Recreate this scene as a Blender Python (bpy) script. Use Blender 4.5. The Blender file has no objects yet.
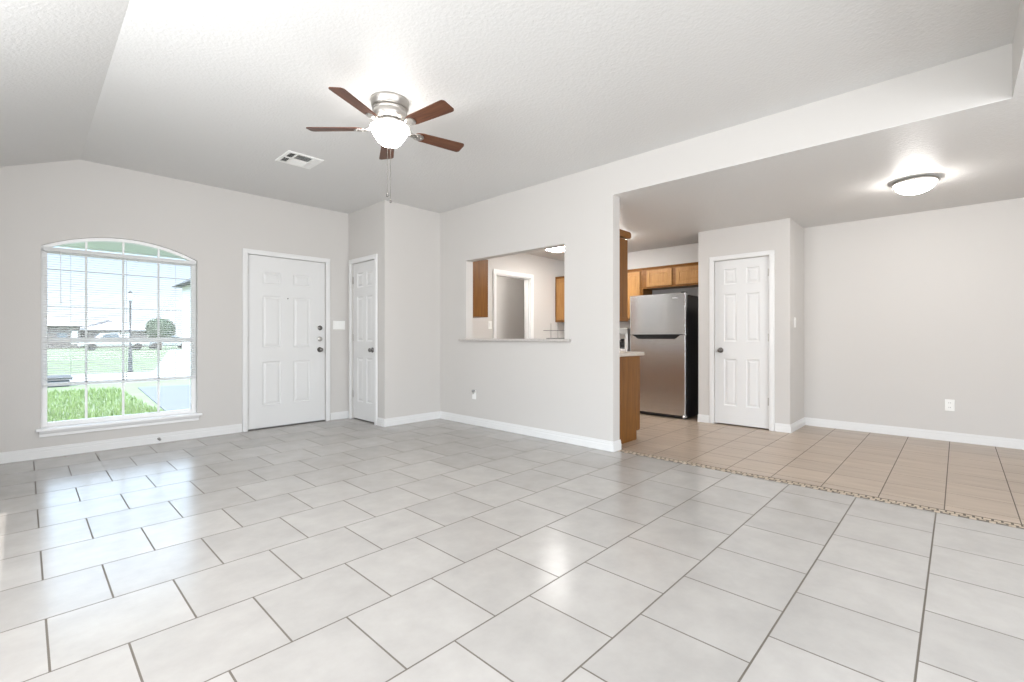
import bpy, bmesh, math, random
from mathutils import Vector, Matrix
random.seed(7)
PI = math.pi
S = bpy.context.scene
COL = S.collection

# ------------------------------------------------------------------ camera
cam_d = bpy.data.cameras.new('camera')
cam_d.sensor_width = 36.0
cam_d.lens = 466.5 / 1024 * 36.0
cam_d.shift_y = -3.7 / 1024
cam_d.clip_start = 0.02
cam_d.clip_end = 500
cam = bpy.data.objects.new('camera', cam_d)
COL.objects.link(cam)
cam.location = (0, 0, 1.082)
cam.rotation_euler = (PI / 2, 0, -math.atan2(488, 466.5))
S.camera = cam

# ------------------------------------------------------------------ world, sun, fill lights, exposure
vs = S.view_settings
vs.view_transform = 'Standard'
vs.look = 'None'
vs.gamma = 1.0
vs.use_curve_mapping = False
vs.exposure = 0.16
S.cycles.use_denoising = True
S.cycles.max_bounces = 10
S.cycles.diffuse_bounces = 6
S.cycles.transparent_max_bounces = 24
S.cycles.sample_clamp_indirect = 6.0

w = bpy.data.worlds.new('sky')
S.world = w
w.use_nodes = True
nt = w.node_tree
nt.nodes.clear()
tc = nt.nodes.new('ShaderNodeTexCoord')
sep = nt.nodes.new('ShaderNodeSeparateXYZ')
ramp = nt.nodes.new('ShaderNodeValToRGB')
bg = nt.nodes.new('ShaderNodeBackground')
wo = nt.nodes.new('ShaderNodeOutputWorld')
nt.links.new(tc.outputs['Generated'], sep.inputs[0])
nt.links.new(sep.outputs['Z'], ramp.inputs[0])
nt.links.new(ramp.outputs[0], bg.inputs[0])
nt.links.new(bg.outputs[0], wo.inputs[0])
ramp.color_ramp.elements[0].position = 0.0
ramp.color_ramp.elements[0].color = (0.92, 0.96, 1.0, 1)
ramp.color_ramp.elements[1].position = 0.75
ramp.color_ramp.elements[1].color = (0.62, 0.76, 0.98, 1)
e_ = ramp.color_ramp.elements.new(0.14)
e_.color = (0.64, 0.82, 1.0, 1)
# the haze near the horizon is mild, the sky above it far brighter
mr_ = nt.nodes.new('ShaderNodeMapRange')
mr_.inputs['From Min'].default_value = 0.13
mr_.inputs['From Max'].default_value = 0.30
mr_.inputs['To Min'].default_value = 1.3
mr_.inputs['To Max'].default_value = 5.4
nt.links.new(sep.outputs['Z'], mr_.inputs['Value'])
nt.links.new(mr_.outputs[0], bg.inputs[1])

def light(name, kind, loc, rot, energy, color=(1, 1, 1), **kw):
    d = bpy.data.lights.new(name, kind)
    d.energy = energy
    d.color = color
    for k, v in kw.items():
        setattr(d, k, v)
    o = bpy.data.objects.new(name, d)
    COL.objects.link(o)
    o.location = loc
    o.rotation_euler = rot
    return o

light('sun', 'SUN', (0, 0, 20), (math.radians(38), 0, math.radians(-35)), 4.0, (1, 0.96, 0.9), angle=0.01)
# added fill lights at made-up window openings behind the camera and on the left
light('fill_rear', 'AREA', (1.6, -3.12, 1.35), (PI / 2, 0, 0), 115, (0.97, 0.985, 1.0), shape='RECTANGLE', size=3.4, size_y=1.6)
light('fill_left', 'AREA', (-0.86, 1.9, 1.62), (0, -PI / 2, 0), 97, (0.97, 0.985, 1.0), shape='RECTANGLE', size=0.74, size_y=2.4)
light('fill_side', 'AREA', (-0.86, -1.75, 1.35), (0, -PI / 2, 0), 38, (0.97, 0.985, 1.0), shape='RECTANGLE', size=1.3, size_y=2.2)

# ------------------------------------------------------------------ materials
def new_mat(name):
    m = bpy.data.materials.new(name)
    m.use_nodes = True
    nt = m.node_tree
    nt.nodes.clear()
    out = nt.nodes.new('ShaderNodeOutputMaterial')
    return m, nt, out

def principled(name, col, rough=0.5, metal=0.0, spec=0.5, emit=None, estr=0.0, bump=None, var=None, aniso=0.0, coat=0.0):
    """bump = (scale, strength, distance[, stretch xyz]); var = (scale, amount, colour2[, stretch xyz])"""
    m, nt, out = new_mat(name)
    p = nt.nodes.new('ShaderNodeBsdfPrincipled')
    nt.links.new(p.outputs[0], out.inputs[0])
    p.inputs['Base Color'].default_value = (*col, 1)
    p.inputs['Roughness'].default_value = rough
    p.inputs['Metallic'].default_value = metal
    p.inputs['Specular IOR Level'].default_value = spec
    p.inputs['Coat Weight'].default_value = coat
    if emit:
        p.inputs['Emission Color'].default_value = (*emit, 1)
        p.inputs['Emission Strength'].default_value = estr
    tc = nt.nodes.new('ShaderNodeTexCoord')
    def noise(scale, stretch, detail=4):
        mp = nt.nodes.new('ShaderNodeMapping')
        mp.inputs['Scale'].default_value = stretch
        n = nt.nodes.new('ShaderNodeTexNoise')
        n.inputs['Scale'].default_value = scale
        n.inputs['Detail'].default_value = detail
        nt.links.new(tc.outputs['Object'], mp.inputs[0])
        nt.links.new(mp.outputs[0], n.inputs['Vector'])
        return n
    if var:
        n = noise(var[0], var[3] if len(var) > 3 else (1, 1, 1), 5)
        cr = nt.nodes.new('ShaderNodeValToRGB')
        cr.color_ramp.elements[0].position = 0.5 - 0.5 * var[1]
        cr.color_ramp.elements[1].position = 0.5 + 0.5 * var[1]
        cr.color_ramp.elements[0].color = (*var[2], 1)
        cr.color_ramp.elements[1].color = (*col, 1)
        nt.links.new(n.outputs['Fac'], cr.inputs[0])
        nt.links.new(cr.outputs[0], p.inputs['Base Color'])
    if bump:
        n = noise(bump[0], bump[3] if len(bump) > 3 else (1, 1, 1))
        b = nt.nodes.new('ShaderNodeBump')
        b.inputs['Strength'].default_value = bump[1]
        b.inputs['Distance'].default_value = bump[2]
        nt.links.new(n.outputs['Fac'], b.inputs['Height'])
        nt.links.new(b.outputs[0], p.inputs['Normal'])
    return m

def tile_mat(name, c1, c2, rough, streak=None, spec=0.5):
    """glazed tile: cloudy colour, a slightly different shade on every tile, fine undulation"""
    m, nt, out = new_mat(name)
    p = nt.nodes.new('ShaderNodeBsdfPrincipled')
    nt.links.new(p.outputs[0], out.inputs[0])
    tc = nt.nodes.new('ShaderNodeTexCoord')
    mp = nt.nodes.new('ShaderNodeMapping')
    if streak:
        mp.inputs['Scale'].default_value = streak
    nt.links.new(tc.outputs['Object'], mp.inputs[0])
    n = nt.nodes.new('ShaderNodeTexNoise')
    n.inputs['Scale'].default_value = 5.0
    n.inputs['Detail'].default_value = 7
    n.inputs['Roughness'].default_value = 0.62
    nt.links.new(mp.outputs[0], n.inputs['Vector'])
    cr = nt.nodes.new('ShaderNodeValToRGB')
    cr.color_ramp.elements[0].position = 0.33
    cr.color_ramp.elements[1].position = 0.67
    cr.color_ramp.elements[0].color = (*c2, 1)
    cr.color_ramp.elements[1].color = (*c1, 1)
    nt.links.new(n.outputs['Fac'], cr.inputs[0])
    g = nt.nodes.new('ShaderNodeNewGeometry')
    mr = nt.nodes.new('ShaderNodeMapRange')
    mr.inputs['To Min'].default_value = 0.93
    mr.inputs['To Max'].default_value = 1.04
    nt.links.new(g.outputs['Random Per Island'], mr.inputs['Value'])
    hs = nt.nodes.new('ShaderNodeHueSaturation')
    nt.links.new(mr.outputs[0], hs.inputs['Value'])
    nt.links.new(cr.outputs[0], hs.inputs['Color'])
    nt.links.new(hs.outputs[0], p.inputs['Base Color'])
    p.inputs['Roughness'].default_value = rough
    p.inputs['Specular IOR Level'].default_value = spec
    b = nt.nodes.new('ShaderNodeBump')
    b.inputs['Strength'].default_value = 0.15
    b.inputs['Distance'].default_value = 0.002
    nt.links.new(n.outputs['Fac'], b.inputs['Height'])
    nt.links.new(b.outputs[0], p.inputs['Normal'])
    return m

def wood_mat(name, c1, c2, axis, scale=9, rough=0.4, ring=0.5):
    """axis = direction of the grain (0 x, 1 y, 2 z)"""
    m, nt, out = new_mat(name)
    p = nt.nodes.new('ShaderNodeBsdfPrincipled')
    nt.links.new(p.outputs[0], out.inputs[0])
    tc = nt.nodes.new('ShaderNodeTexCoord')
    mp = nt.nodes.new('ShaderNodeMapping')
    s = [1.0, 1.0, 1.0]
    s[axis] = 0.09
    mp.inputs['Scale'].default_value = s
    nt.links.new(tc.outputs['Object'], mp.inputs[0])
    n = nt.nodes.new('ShaderNodeTexNoise')
    n.inputs['Scale'].default_value = scale * 4
    n.inputs['Detail'].default_value = 8
    n.inputs['Roughness'].default_value = 0.65
    n.inputs['Distortion'].default_value = ring
    nt.links.new(mp.outputs[0], n.inputs['Vector'])
    cr = nt.nodes.new('ShaderNodeValToRGB')
    cr.color_ramp.elements[0].position = 0.32
    cr.color_ramp.elements[1].position = 0.66
    cr.color_ramp.elements[0].color = (*c2, 1)
    cr.color_ramp.elements[1].color = (*c1, 1)
    nt.links.new(n.outputs['Fac'], cr.inputs[0])
    nt.links.new(cr.outputs[0], p.inputs['Base Color'])
    p.inputs['Roughness'].default_value = rough
    p.inputs['Specular IOR Level'].default_value = 0.3
    b = nt.nodes.new('ShaderNodeBump')
    b.inputs['Strength'].default_value = 0.2
    b.inputs['Distance'].default_value = 0.001
    nt.links.new(n.outputs['Fac'], b.inputs['Height'])
    nt.links.new(b.outputs[0], p.inputs['Normal'])
    return m

def steel_mat(name, col, rough):
    """brushed steel, brushed along y: reflections smear in z"""
    m, nt, out = new_mat(name)
    p = nt.nodes.new('ShaderNodeBsdfPrincipled')
    nt.links.new(p.outputs[0], out.inputs[0])
    p.inputs['Base Color'].default_value = (*col, 1)
    p.inputs['Metallic'].default_value = 1.0
    p.inputs['Roughness'].default_value = rough
    p.inputs['Anisotropic'].default_value = 0.85
    cx = nt.nodes.new('ShaderNodeCombineXYZ')
    cx.inputs[2].default_value = 1.0
    nt.links.new(cx.outputs[0], p.inputs['Tangent'])
    tc = nt.nodes.new('ShaderNodeTexCoord')
    mp = nt.nodes.new('ShaderNodeMapping')
    mp.inputs['Scale'].default_value = (1, 0.01, 1)
    n = nt.nodes.new('ShaderNodeTexNoise')
    n.inputs['Scale'].default_value = 260
    nt.links.new(tc.outputs['Object'], mp.inputs[0])
    nt.links.new(mp.outputs[0], n.inputs['Vector'])
    mr = nt.nodes.new('ShaderNodeMapRange')
    mr.inputs['To Min'].default_value = rough - 0.015
    mr.inputs['To Max'].default_value = rough + 0.02
    nt.links.new(n.outputs['Fac'], mr.inputs['Value'])
    nt.links.new(mr.outputs[0], p.inputs['Roughness'])
    return m

def pane_mat(name):
    m, nt, out = new_mat(name)
    t = nt.nodes.new('ShaderNodeBsdfTransparent')
    t.inputs[0].default_value = (0.985, 0.99, 0.985, 1)
    g = nt.nodes.new('ShaderNodeBsdfGlossy')
    g.inputs['Roughness'].default_value = 0.02
    f = nt.nodes.new('ShaderNodeFresnel')
    f.inputs[0].default_value = 1.3
    mx = nt.nodes.new('ShaderNodeMixShader')
    nt.links.new(f.outputs[0], mx.inputs[0])
    nt.links.new(t.outputs[0], mx.inputs[1])
    nt.links.new(g.outputs[0], mx.inputs[2])
    nt.links.new(mx.outputs[0], out.inputs[0])
    return m

M = {}
M['wall'] = principled('greige_wall_paint', (0.595, 0.575, 0.553), 0.55, bump=(90, 0.25, 0.002))
M['header'] = M['wall']
M['ceiling'] = principled('white_textured_ceiling', (0.68, 0.675, 0.665), 0.5, bump=(55, 0.55, 0.006))
M['trim'] = principled('white_trim_paint', (0.76, 0.76, 0.755), 0.3)
M['door'] = principled('white_door_paint', (0.73, 0.73, 0.725), 0.35)
M['tile'] = tile_mat('pale_floor_tile', (0.425, 0.402, 0.375), (0.37, 0.35, 0.326), 0.21)
M['tan_tile'] = tile_mat('tan_vein_tile', (0.44, 0.352, 0.275), (0.335, 0.258, 0.193), 0.3, streak=(3.0, 0.35, 1))
M['grout'] = principled('brown_grout', (0.13, 0.11, 0.09), 0.9)
M['mosaic'] = principled('mosaic_tile', (0.50, 0.415, 0.32), 0.5, var=(40, 0.5, (0.38, 0.30, 0.22)))
M['nickel'] = principled('brushed_nickel', (0.50, 0.48, 0.455), 0.36, metal=1.0)
M['dark_metal'] = principled('dark_pewter', (0.20, 0.19, 0.18), 0.3, metal=1.0)
M['chain'] = principled('chain_metal', (0.22, 0.20, 0.18), 0.5, metal=0.6)
M['plastic'] = principled('white_plastic', (0.85, 0.85, 0.83), 0.35)
M['slot'] = principled('dark_slot', (0.05, 0.05, 0.05), 0.6)
M['grey_plastic'] = principled('grey_plastic', (0.30, 0.30, 0.29), 0.5)
M['walnut'] = wood_mat('walnut_blade', (0.155, 0.06, 0.03), (0.075, 0.03, 0.016), 0, 9, 0.35)
M['oak_z'] = wood_mat('honey_oak_upright', (0.215, 0.086, 0.011), (0.14, 0.050, 0.006), 2)
M['oak_y'] = wood_mat('honey_oak_level', (0.215, 0.086, 0.011), (0.14, 0.050, 0.006), 1)
M['oak_door'] = wood_mat('light_oak_door', (0.42, 0.22, 0.075), (0.31, 0.15, 0.045), 2)
M['counter'] = principled('pale_laminate', (0.58, 0.53, 0.47), 0.35, var=(60, 0.5, (0.44, 0.39, 0.34)))
M['ledge'] = principled('grey_laminate_ledge', (0.56, 0.53, 0.50), 0.3, var=(50, 0.5, (0.44, 0.41, 0.39)))
M['steel'] = steel_mat('brushed_stainless_steel', (0.80, 0.81, 0.82), 0.23)
M['black'] = principled('black_appliance_side', (0.016, 0.016, 0.017), 0.35)
M['gloss_black'] = principled('gloss_black', (0.012, 0.012, 0.012), 0.12)
M['silver'] = principled('silver_badge', (0.85, 0.85, 0.85), 0.25, metal=0.6)
M['bowl'] = principled('lit_frosted_glass', (0.95, 0.94, 0.92), 0.4, emit=(1.0, 0.96, 0.91), estr=19.0)
M['dome'] = principled('lit_alabaster_dome', (0.95, 0.94, 0.92), 0.4, emit=(1.0, 0.96, 0.92), estr=52.0)
M['tube'] = principled('lit_diffuser', (0.95, 0.95, 0.95), 0.4, emit=(1.0, 0.98, 0.95), estr=34.0)
M['wire'] = principled('grey_wire', (0.13, 0.14, 0.13), 0.4, metal=0.7)
M['vinyl'] = principled('white_vinyl', (0.88, 0.88, 0.88), 0.35)
def slat_mat():
    m, nt, out = new_mat('white_vinyl_slat')
    d = nt.nodes.new('ShaderNodeBsdfDiffuse')
    d.inputs[0].default_value = (0.90, 0.90, 0.90, 1)
    t = nt.nodes.new('ShaderNodeBsdfTranslucent')
    t.inputs[0].default_value = (0.88, 0.90, 0.90, 1)
    mx = nt.nodes.new('ShaderNodeMixShader')
    mx.inputs[0].default_value = 0.4
    nt.links.new(d.outputs[0], mx.inputs[1])
    nt.links.new(t.outputs[0], mx.inputs[2])
    nt.links.new(mx.outputs[0], out.inputs[0])
    return m
M['slat'] = slat_mat()
M['glass'] = pane_mat('window_pane')
M['lawn'] = principled('lawn_soil', (0.125, 0.17, 0.065), 0.9, var=(1.6, 0.5, (0.17, 0.20, 0.11)))
M['grass'] = principled('grass_blades', (0.24, 0.32, 0.115), 0.7, var=(3, 0.6, (0.13, 0.20, 0.06)))
M['concrete'] = principled('pale_concrete', (0.42, 0.415, 0.40), 0.9, var=(2, 0.6, (0.37, 0.365, 0.355)))
M['drive'] = principled('driveway_concrete', (0.125, 0.13, 0.142), 0.9, var=(2, 0.6, (0.11, 0.115, 0.125)))
M['soffit'] = principled('lawn_tinted_soffit', (0.82, 0.84, 0.80), 0.7)  # slight green tint puts light bounced off the lawn into the colour
M['post'] = principled('dark_lamp_post', (0.035, 0.038, 0.042), 0.5)
M['globe'] = principled('clear_lamp_globe', (0.55, 0.60, 0.62), 0.2)
M['siding'] = principled('pale_siding', (0.78, 0.77, 0.75), 0.8)
M['brick'] = principled('grey_brown_brick', (0.17, 0.145, 0.135), 0.9, var=(3, 0.7, (0.11, 0.095, 0.09)))
M['roof_pale'] = principled('pale_shingle', (0.50, 0.49, 0.49), 0.9)
M['roof_grey'] = principled('grey_shingle', (0.09, 0.095, 0.10), 0.9, var=(2, 0.7, (0.06, 0.065, 0.07)))
M['shade_glass'] = principled('dark_window_glass', (0.10, 0.13, 0.16), 0.15)
M['car_white'] = principled('white_car_paint', (0.75, 0.76, 0.78), 0.25, coat=0.5)
M['car_silver'] = principled('silver_car_paint', (0.50, 0.53, 0.57), 0.25, metal=0.3, coat=0.5)
M['car_dark'] = principled('grey_car_paint', (0.16, 0.17, 0.19), 0.25, coat=0.5)
M['tyre'] = principled('tyre_rubber', (0.02, 0.02, 0.02), 0.8)
M['leaf'] = principled('tree_leaves', (0.055, 0.10, 0.04), 0.7, var=(2, 0.6, (0.03, 0.06, 0.025)))
M['bark'] = principled('tree_bark', (0.16, 0.11, 0.08), 0.9)
M['stone'] = principled('dark_stone', (0.13, 0.14, 0.16), 0.8, var=(8, 0.5, (0.07, 0.08, 0.09)))
M['cable'] = principled('utility_cable', (0.18, 0.18, 0.19), 0.7)

# ------------------------------------------------------------------ mesh helpers
class MB:
    def __init__(self):
        self.bm = bmesh.new()
        self.mi = 0
    def _new(self, verts, faces):
        vs = [self.bm.verts.new(v) for v in verts]
        out = []
        for f in faces:
            try:
                fc = self.bm.faces.new([vs[i] for i in f])
                fc.material_index = self.mi
                out.append(fc)
            except ValueError:
                pass
        return vs, out
    def box(self, x0, x1, y0, y1, z0, z1, bev=0.0, seg=1):
        v = [(x0, y0, z0), (x1, y0, z0), (x1, y1, z0), (x0, y1, z0), (x0, y0, z1), (x1, y0, z1), (x1, y1, z1), (x0, y1, z1)]
        f = [(3, 2, 1, 0), (4, 5, 6, 7), (0, 1, 5, 4), (1, 2, 6, 5), (2, 3, 7, 6), (3, 0, 4, 7)]
        vs, fs = self._new(v, f)
        if bev > 0:
            es = list({e for fc in fs for e in fc.edges})
            r = bmesh.ops.bevel(self.bm, geom=es, offset=bev, segments=seg, affect='EDGES', profile=0.5)
            for fc in r['faces']:
                fc.material_index = self.mi
        return self
    def prism(self, pts, axis, a, b):
        """2-D outline pts extruded along axis from a to b; the two other axes in order x,y,z"""
        def p3(p, t):
            l = list(p)
            l.insert(axis, t)
            return l
        n = len(pts)
        v = [p3(p, a) for p in pts] + [p3(p, b) for p in pts]
        f = [tuple(range(n)), tuple(range(2 * n - 1, n - 1, -1))]
        f += [(i, i + n, (i + 1) % n + n, (i + 1) % n) for i in range(n)]
        self._new(v, f)
        return self
    def lathe(self, prof, c=(0, 0, 0), n=32, axis=2):
        """prof: list of (radius, height); closed at ends where radius is 0"""
        rings = []
        bm = self.bm
        for r, h in prof:
            ring = []
            k = 1 if r < 1e-6 else n
            for i in range(k):
                a = 2 * PI * i / n
                p = [r * math.cos(a), r * math.sin(a)]
                p.insert(axis, h)
                ring.append(bm.verts.new((p[0] + c[0], p[1] + c[1], p[2] + c[2])))
            rings.append(ring)
        for A, B in zip(rings, rings[1:]):
            for i in range(n):
                q = [A[i % len(A)], A[(i + 1) % len(A)], B[(i + 1) % len(B)], B[i % len(B)]]
                u = []
                for x in q:
                    if x not in u:
                        u.append(x)
                if len(u) > 2:
                    try:
                        fc = bm.faces.new(u)
                        fc.material_index = self.mi
                        fc.smooth = True
                    except ValueError:
                        pass
        return self
    def tube(self, pts, r, n=8):
        pts = [Vector(p) for p in pts]
        rings = []
        for i, p in enumerate(pts):
            d = (pts[min(i + 1, len(pts) - 1)] - pts[max(i - 1, 0)]).normalized()
            u = d.orthogonal().normalized() if i == 0 else (u - d * u.dot(d)).normalized()
            v = d.cross(u)
            rings.append([self.bm.verts.new(p + r * (math.cos(2 * PI * k / n) * u + math.sin(2 * PI * k / n) * v)) for k in range(n)])
        for A, B in zip(rings, rings[1:]):
            for k in range(n):
                fc = self.bm.faces.new([A[k], A[(k + 1) % n], B[(k + 1) % n], B[k]])
                fc.material_index = self.mi
                fc.smooth = True
        for R in (rings[0][::-1], rings[-1]):
            fc = self.bm.faces.new(R)
            fc.material_index = self.mi
        return self
    def ball(self, c, r, sx=1, sy=1, sz=1, sub=2):
        bmesh.ops.create_icosphere(self.bm, subdivisions=sub, radius=1, matrix=Matrix.Translation(c) @ Matrix.Diagonal((r * sx, r * sy, r * sz, 1)))
        return self

def obj(name, mb, mats, parent=None):
    bmesh.ops.recalc_face_normals(mb.bm, faces=mb.bm.faces[:])
    me = bpy.data.meshes.new(name)
    mb.bm.to_mesh(me)
    mb.bm.free()
    if not isinstance(mats, (list, tuple)):
        mats = [mats]
    for m in mats:
        me.materials.append(m)
    o = bpy.data.objects.new(name, me)
    COL.objects.link(o)
    if parent:
        o.parent = parent
    return o

def tag(o, label, cat, group=None, kind=None):
    o['label'] = label
    o['category'] = cat
    if group:
        o['group'] = group
    if kind:
        o['kind'] = kind
    return o

def thing(name, label, cat, loc=(0, 0, 0), rz=0.0, group=None, kind=None):
    o = bpy.data.objects.new(name, None)
    o.empty_display_size = 0.05
    COL.objects.link(o)
    o.location = loc
    o.rotation_euler = (0, 0, rz)
    return tag(o, label, cat, group, kind)

def struct(name, mb, mats, label, cat):
    o = obj(name, mb, mats)
    return tag(o, label, cat, kind='structure')

def copy_tree(o, parent=None):
    c = o.copy()
    COL.objects.link(c)
    if parent:
        c.parent = parent
    for ch in list(o.children):
        copy_tree(ch, c)
    return c

# ------------------------------------------------------------------ key dimensions
YB = 5.92           # window / front door wall
XC, YC = 3.013, 5.01  # closet corner
XP, XP2 = 3.85, 3.965  # partition wall faces
YE = 2.357          # free end of the partition
YH = -0.222         # where the raised ceiling ends
HL, HD = 2.74, 2.43  # raised and low ceiling heights
XD = 6.66           # far wall of dining area and kitchen
XN = 5.985          # pantry front
YN0, YN1 = 1.372, 2.41
YK = 5.04           # far wall of kitchen
XL, YR = -0.9, -3.2
XCR, SL = 0.36, 0.40  # ceiling crease and slope

# ------------------------------------------------------------------ floor
def clip_tiles(mb, rows, x_lo, x_hi, y_lo, y_hi, gap):
    for (y0, y1, xs) in rows:
        a, b = max(y0 + gap, y_lo), min(y1 - gap, y_hi)
        if b - a < 0.004:
            continue
        for x0, x1 in zip(xs, xs[1:]):
            c, d = max(x0 + gap, x_lo), min(x1 - gap, x_hi)
            if d - c < 0.004:
                continue
            mb.box(c, d, a, b, -0.008, 0.0)

ys = [1.298 + 0.4122 * k for k in range(0, 13)]
ys = [1.298 - 0.400 * k for k in range(12, 0, -1)] + ys
k0 = 12
rows = []
for i in range(len(ys) - 1):
    ph = 0.058 if (i - k0) % 2 == 0 else 0.257
    rows.append((ys[i], ys[i + 1], [ph + 0.402 * k for k in range(-4, 12)]))
# row k0-1 (just below y 1.298) carries the half offset
mb = MB()
mb.mi = 0
XS = 3.93
clip_tiles(mb, rows, XL, 3.893, YR, YB, 0.0034)
mb.mi = 1
mb.box(XL - 0.1, XS, YR - 0.1, YB + 0.15, -0.10, -0.0007)
struct('floor', mb, [M['tile'], M['grout']], 'pale offset-laid square tile floor of the living room', 'floor')

ty = [0.062 + 0.3285 * k for k in range(-11, 20)]
tx = [4.105 + 0.337 * k for k in range(-1, 10)]
tx[0] = 3.99
mb = MB()
clip_tiles(mb, [(a, b, tx) for a, b in zip(ty, ty[1:])], 3.985, XD, YR, YK + 1.3, 0.003)
mb.mi = 1
mb.box(XS, XD + 0.1, YR - 0.1, YK + 1.4, -0.10, -0.0007)
struct('floor_dining', mb, [M['tan_tile'], M['grout']], 'tan streaked tile floor of the dining area and kitchen', 'floor')

# notched mosaic border between the two floors
mb = MB()
y = YR
k = 0
while y < YE + 0.02:
    for c, (a, b) in enumerate(((3.900, 3.936), (3.945, 3.976))):
        off = 0.018 if c else 0.0
        jig = random.uniform(-0.003, 0.003)
        a2 = a + (0.022 if (k % 2 and c == 0) else 0.0)
        mb.box(a2 + jig * 0.5, b + jig * 0.4, y + off, y + off + 0.030 + jig, -0.010, 0.0012, 0.001)
    y += 0.040
    k += 1
o = struct('floor_border', mb, M['mosaic'], 'narrow notched tan mosaic strip between the pale and the tan tiles', 'floor border')

# ------------------------------------------------------------------ ceilings
mb = MB()
mb.box(XCR, XP2, YH - 0.1, YB + 0.15, HL, HL + 0.12)
zl = HL - SL * (XCR - (XL - 0.1))
mb.prism([(XCR, HL), (XCR, HL + 0.12), (XL - 0.1, zl + 0.12), (XL - 0.1, zl)], 1, YH - 0.1, YB + 0.15)
struct('ceiling', mb, M['ceiling'], 'raised textured living room ceiling that slopes down at the left', 'ceiling')
mb = MB()
mb.box(XP2, XD + 0.1, YR - 0.1, YK + 1.4, HD, HD + 0.2)
mb.box(XL - 0.1, XP2, YR - 0.1, YH - 0.115, HD, HD + 0.2)
mb.box(XP, XP2, YH, YE, HD, HD + 0.004)
mb.box(XL - 0.1, XP2, YH - 0.115, YH, HD, HD + 0.004)
struct('ceiling_dining', mb, M['ceiling'], 'low textured ceiling over the dining area and kitchen', 'ceiling')

# ------------------------------------------------------------------ walls
WX0, WX1, WZ0, WZS, WZA = 0.105, 1.29, 0.262, 1.905, 2.052    # window opening, spring and apex of its arch
WC = (WX0 + WX1) / 2
def arch_z(x, grow=0.0):
    hw = (WX1 - WX0) / 2
    rise = WZA - WZS
    R = (hw * hw + rise * rise) / (2 * rise)
    return WZA - R + math.sqrt(max((R + grow) ** 2 - (x - WC) ** 2, 0))

DX0, DX1, DZ = 1.780, 2.702, 2.048      # front door opening
mb = MB()
T = 0.15
mb.box(XL - 0.1, WX0, YB, YB + T, 0, HL + 0.02)
mb.box(WX0, WX1, YB, YB + T, 0, WZ0)
N = 24
for i in range(N):
    xa = WX0 + (WX1 - WX0) * i / N
    xb = WX0 + (WX1 - WX0) * (i + 1) / N
    mb.prism([(xa, arch_z(xa)), (xb, arch_z(xb)), (xb, HL + 0.02), (xa, HL + 0.02)], 1, YB, YB + T)
mb.box(WX1, DX0, YB, YB + T, 0, HL + 0.02)
mb.box(DX0, DX1, YB, YB + T, DZ, HL + 0.02)
mb.box(DX1, XP2, YB, YB + T, 0, HL + 0.02)
bmesh.ops.remove_doubles(mb.bm, verts=mb.bm.verts, dist=1e-5)
struct('wall_back', mb, M['wall'], 'greige living room wall with the arched window and the front door', 'wall')

CY0, CY1, CZ = 5.225, 5.832, 2.058      # closet door opening in x = XC
mb = MB()
mb.box(XC, XC + 0.1, YC, CY0, 0, HL + 0.02)
mb.box(XC, XC + 0.1, CY0, CY1, CZ, HL + 0.02)
mb.box(XC, XC + 0.1, CY1, YB, 0, HL + 0.02)
struct('wall_closet_left', mb, M['wall'], 'short greige wall holding the narrow closet door', 'wall')
mb = MB()
mb.box(XC + 0.1, XP, YC, YC + 0.1, 0, HL + 0.02)
struct('wall_closet_front', mb, M['wall'], 'plain greige wall between the closet door and the pass-through wall', 'wall')

OY0, OY1, OZ0, OZ1 = 2.932, 4.483, 1.040, 2.048   # pass-through
mb = MB()
mb.box(XP, XP2, YE, OY0, 0, HL + 0.02)
mb.box(XP, XP2, OY0, OY1, 0, OZ0)
mb.box(XP, XP2, OY0, OY1, OZ1, HL + 0.02)
mb.box(XP, XP2, OY1, YB, 0, HL + 0.02)
struct('wall_right', mb, M['wall'], 'pale wall with the pass-through opening into the kitchen', 'wall')
mb = MB()
mb.box(XP, XP2, YH - 0.115, YE, HD + 0.004, HL + 0.02)
mb.box(XL - 0.1, XP, YH - 0.115, YH, HD + 0.004, HL + 0.02)
struct('wall_header', mb, M['wall'], 'pale drop header where the raised ceiling meets the low ceiling', 'wall')

mb = MB()
PY0, PY1, PZ = 1.583, 2.212, 2.036       # pantry door opening
mb.box(XN, XN + 0.1, YN0, PY0, 0, HD)
mb.box(XN, XN + 0.1, PY0, PY1, PZ, HD)
mb.box(XN, XN + 0.1, PY1, YN1, 0, HD)
mb.box(XN + 0.1, XD, YN0, YN0 + 0.1, 0, HD)
mb.box(XN + 0.1, XD, YN1 - 0.1, YN1, 0, HD)
struct('wall_pantry', mb, M['wall'], 'pale wall block holding the pantry door beside the refrigerator', 'wall')
mb = MB()
mb.box(XD, XD + 0.1, YR - 0.1, YK + 1.4, 0, HD + 0.02)
struct('wall_dining', mb, M['wall'], 'wide bare greige wall at the far side of the dining area', 'wall')
KX0, KX1, KZ = 4.915, 5.700, 2.045       # opening in far kitchen wall
mb = MB()
mb.box(XP2, KX0, YK, YK + 0.11, 0, HD)
mb.box(KX0, KX1, YK, YK + 0.11, KZ, HD)
mb.box(KX1, XD, YK, YK + 0.11, 0, HD)
struct('wall_kitchen', mb, M['wall'], 'pale far kitchen wall with a white framed opening', 'wall')
mb = MB()
mb.box(XP2, XD, YK + 0.75, YK + 0.85, 0, HD)
struct('wall_laundry', mb, M['wall'], 'grey wall seen through the framed opening beyond the kitchen', 'wall')
mb = MB()
mb.box(XL - 0.1, XL, YR - 0.1, -2.9, 0, HD)
mb.box(XL - 0.1, XL, -0.6, 0.7, 0, HL)
mb.box(XL - 0.1, XL, -2.9, -0.6, 0, 0.65)  # unseen opening above this is added for the side fill light
mb.box(XL - 0.1, XL, -2.9, -0.6, 2.05, HD)
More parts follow.
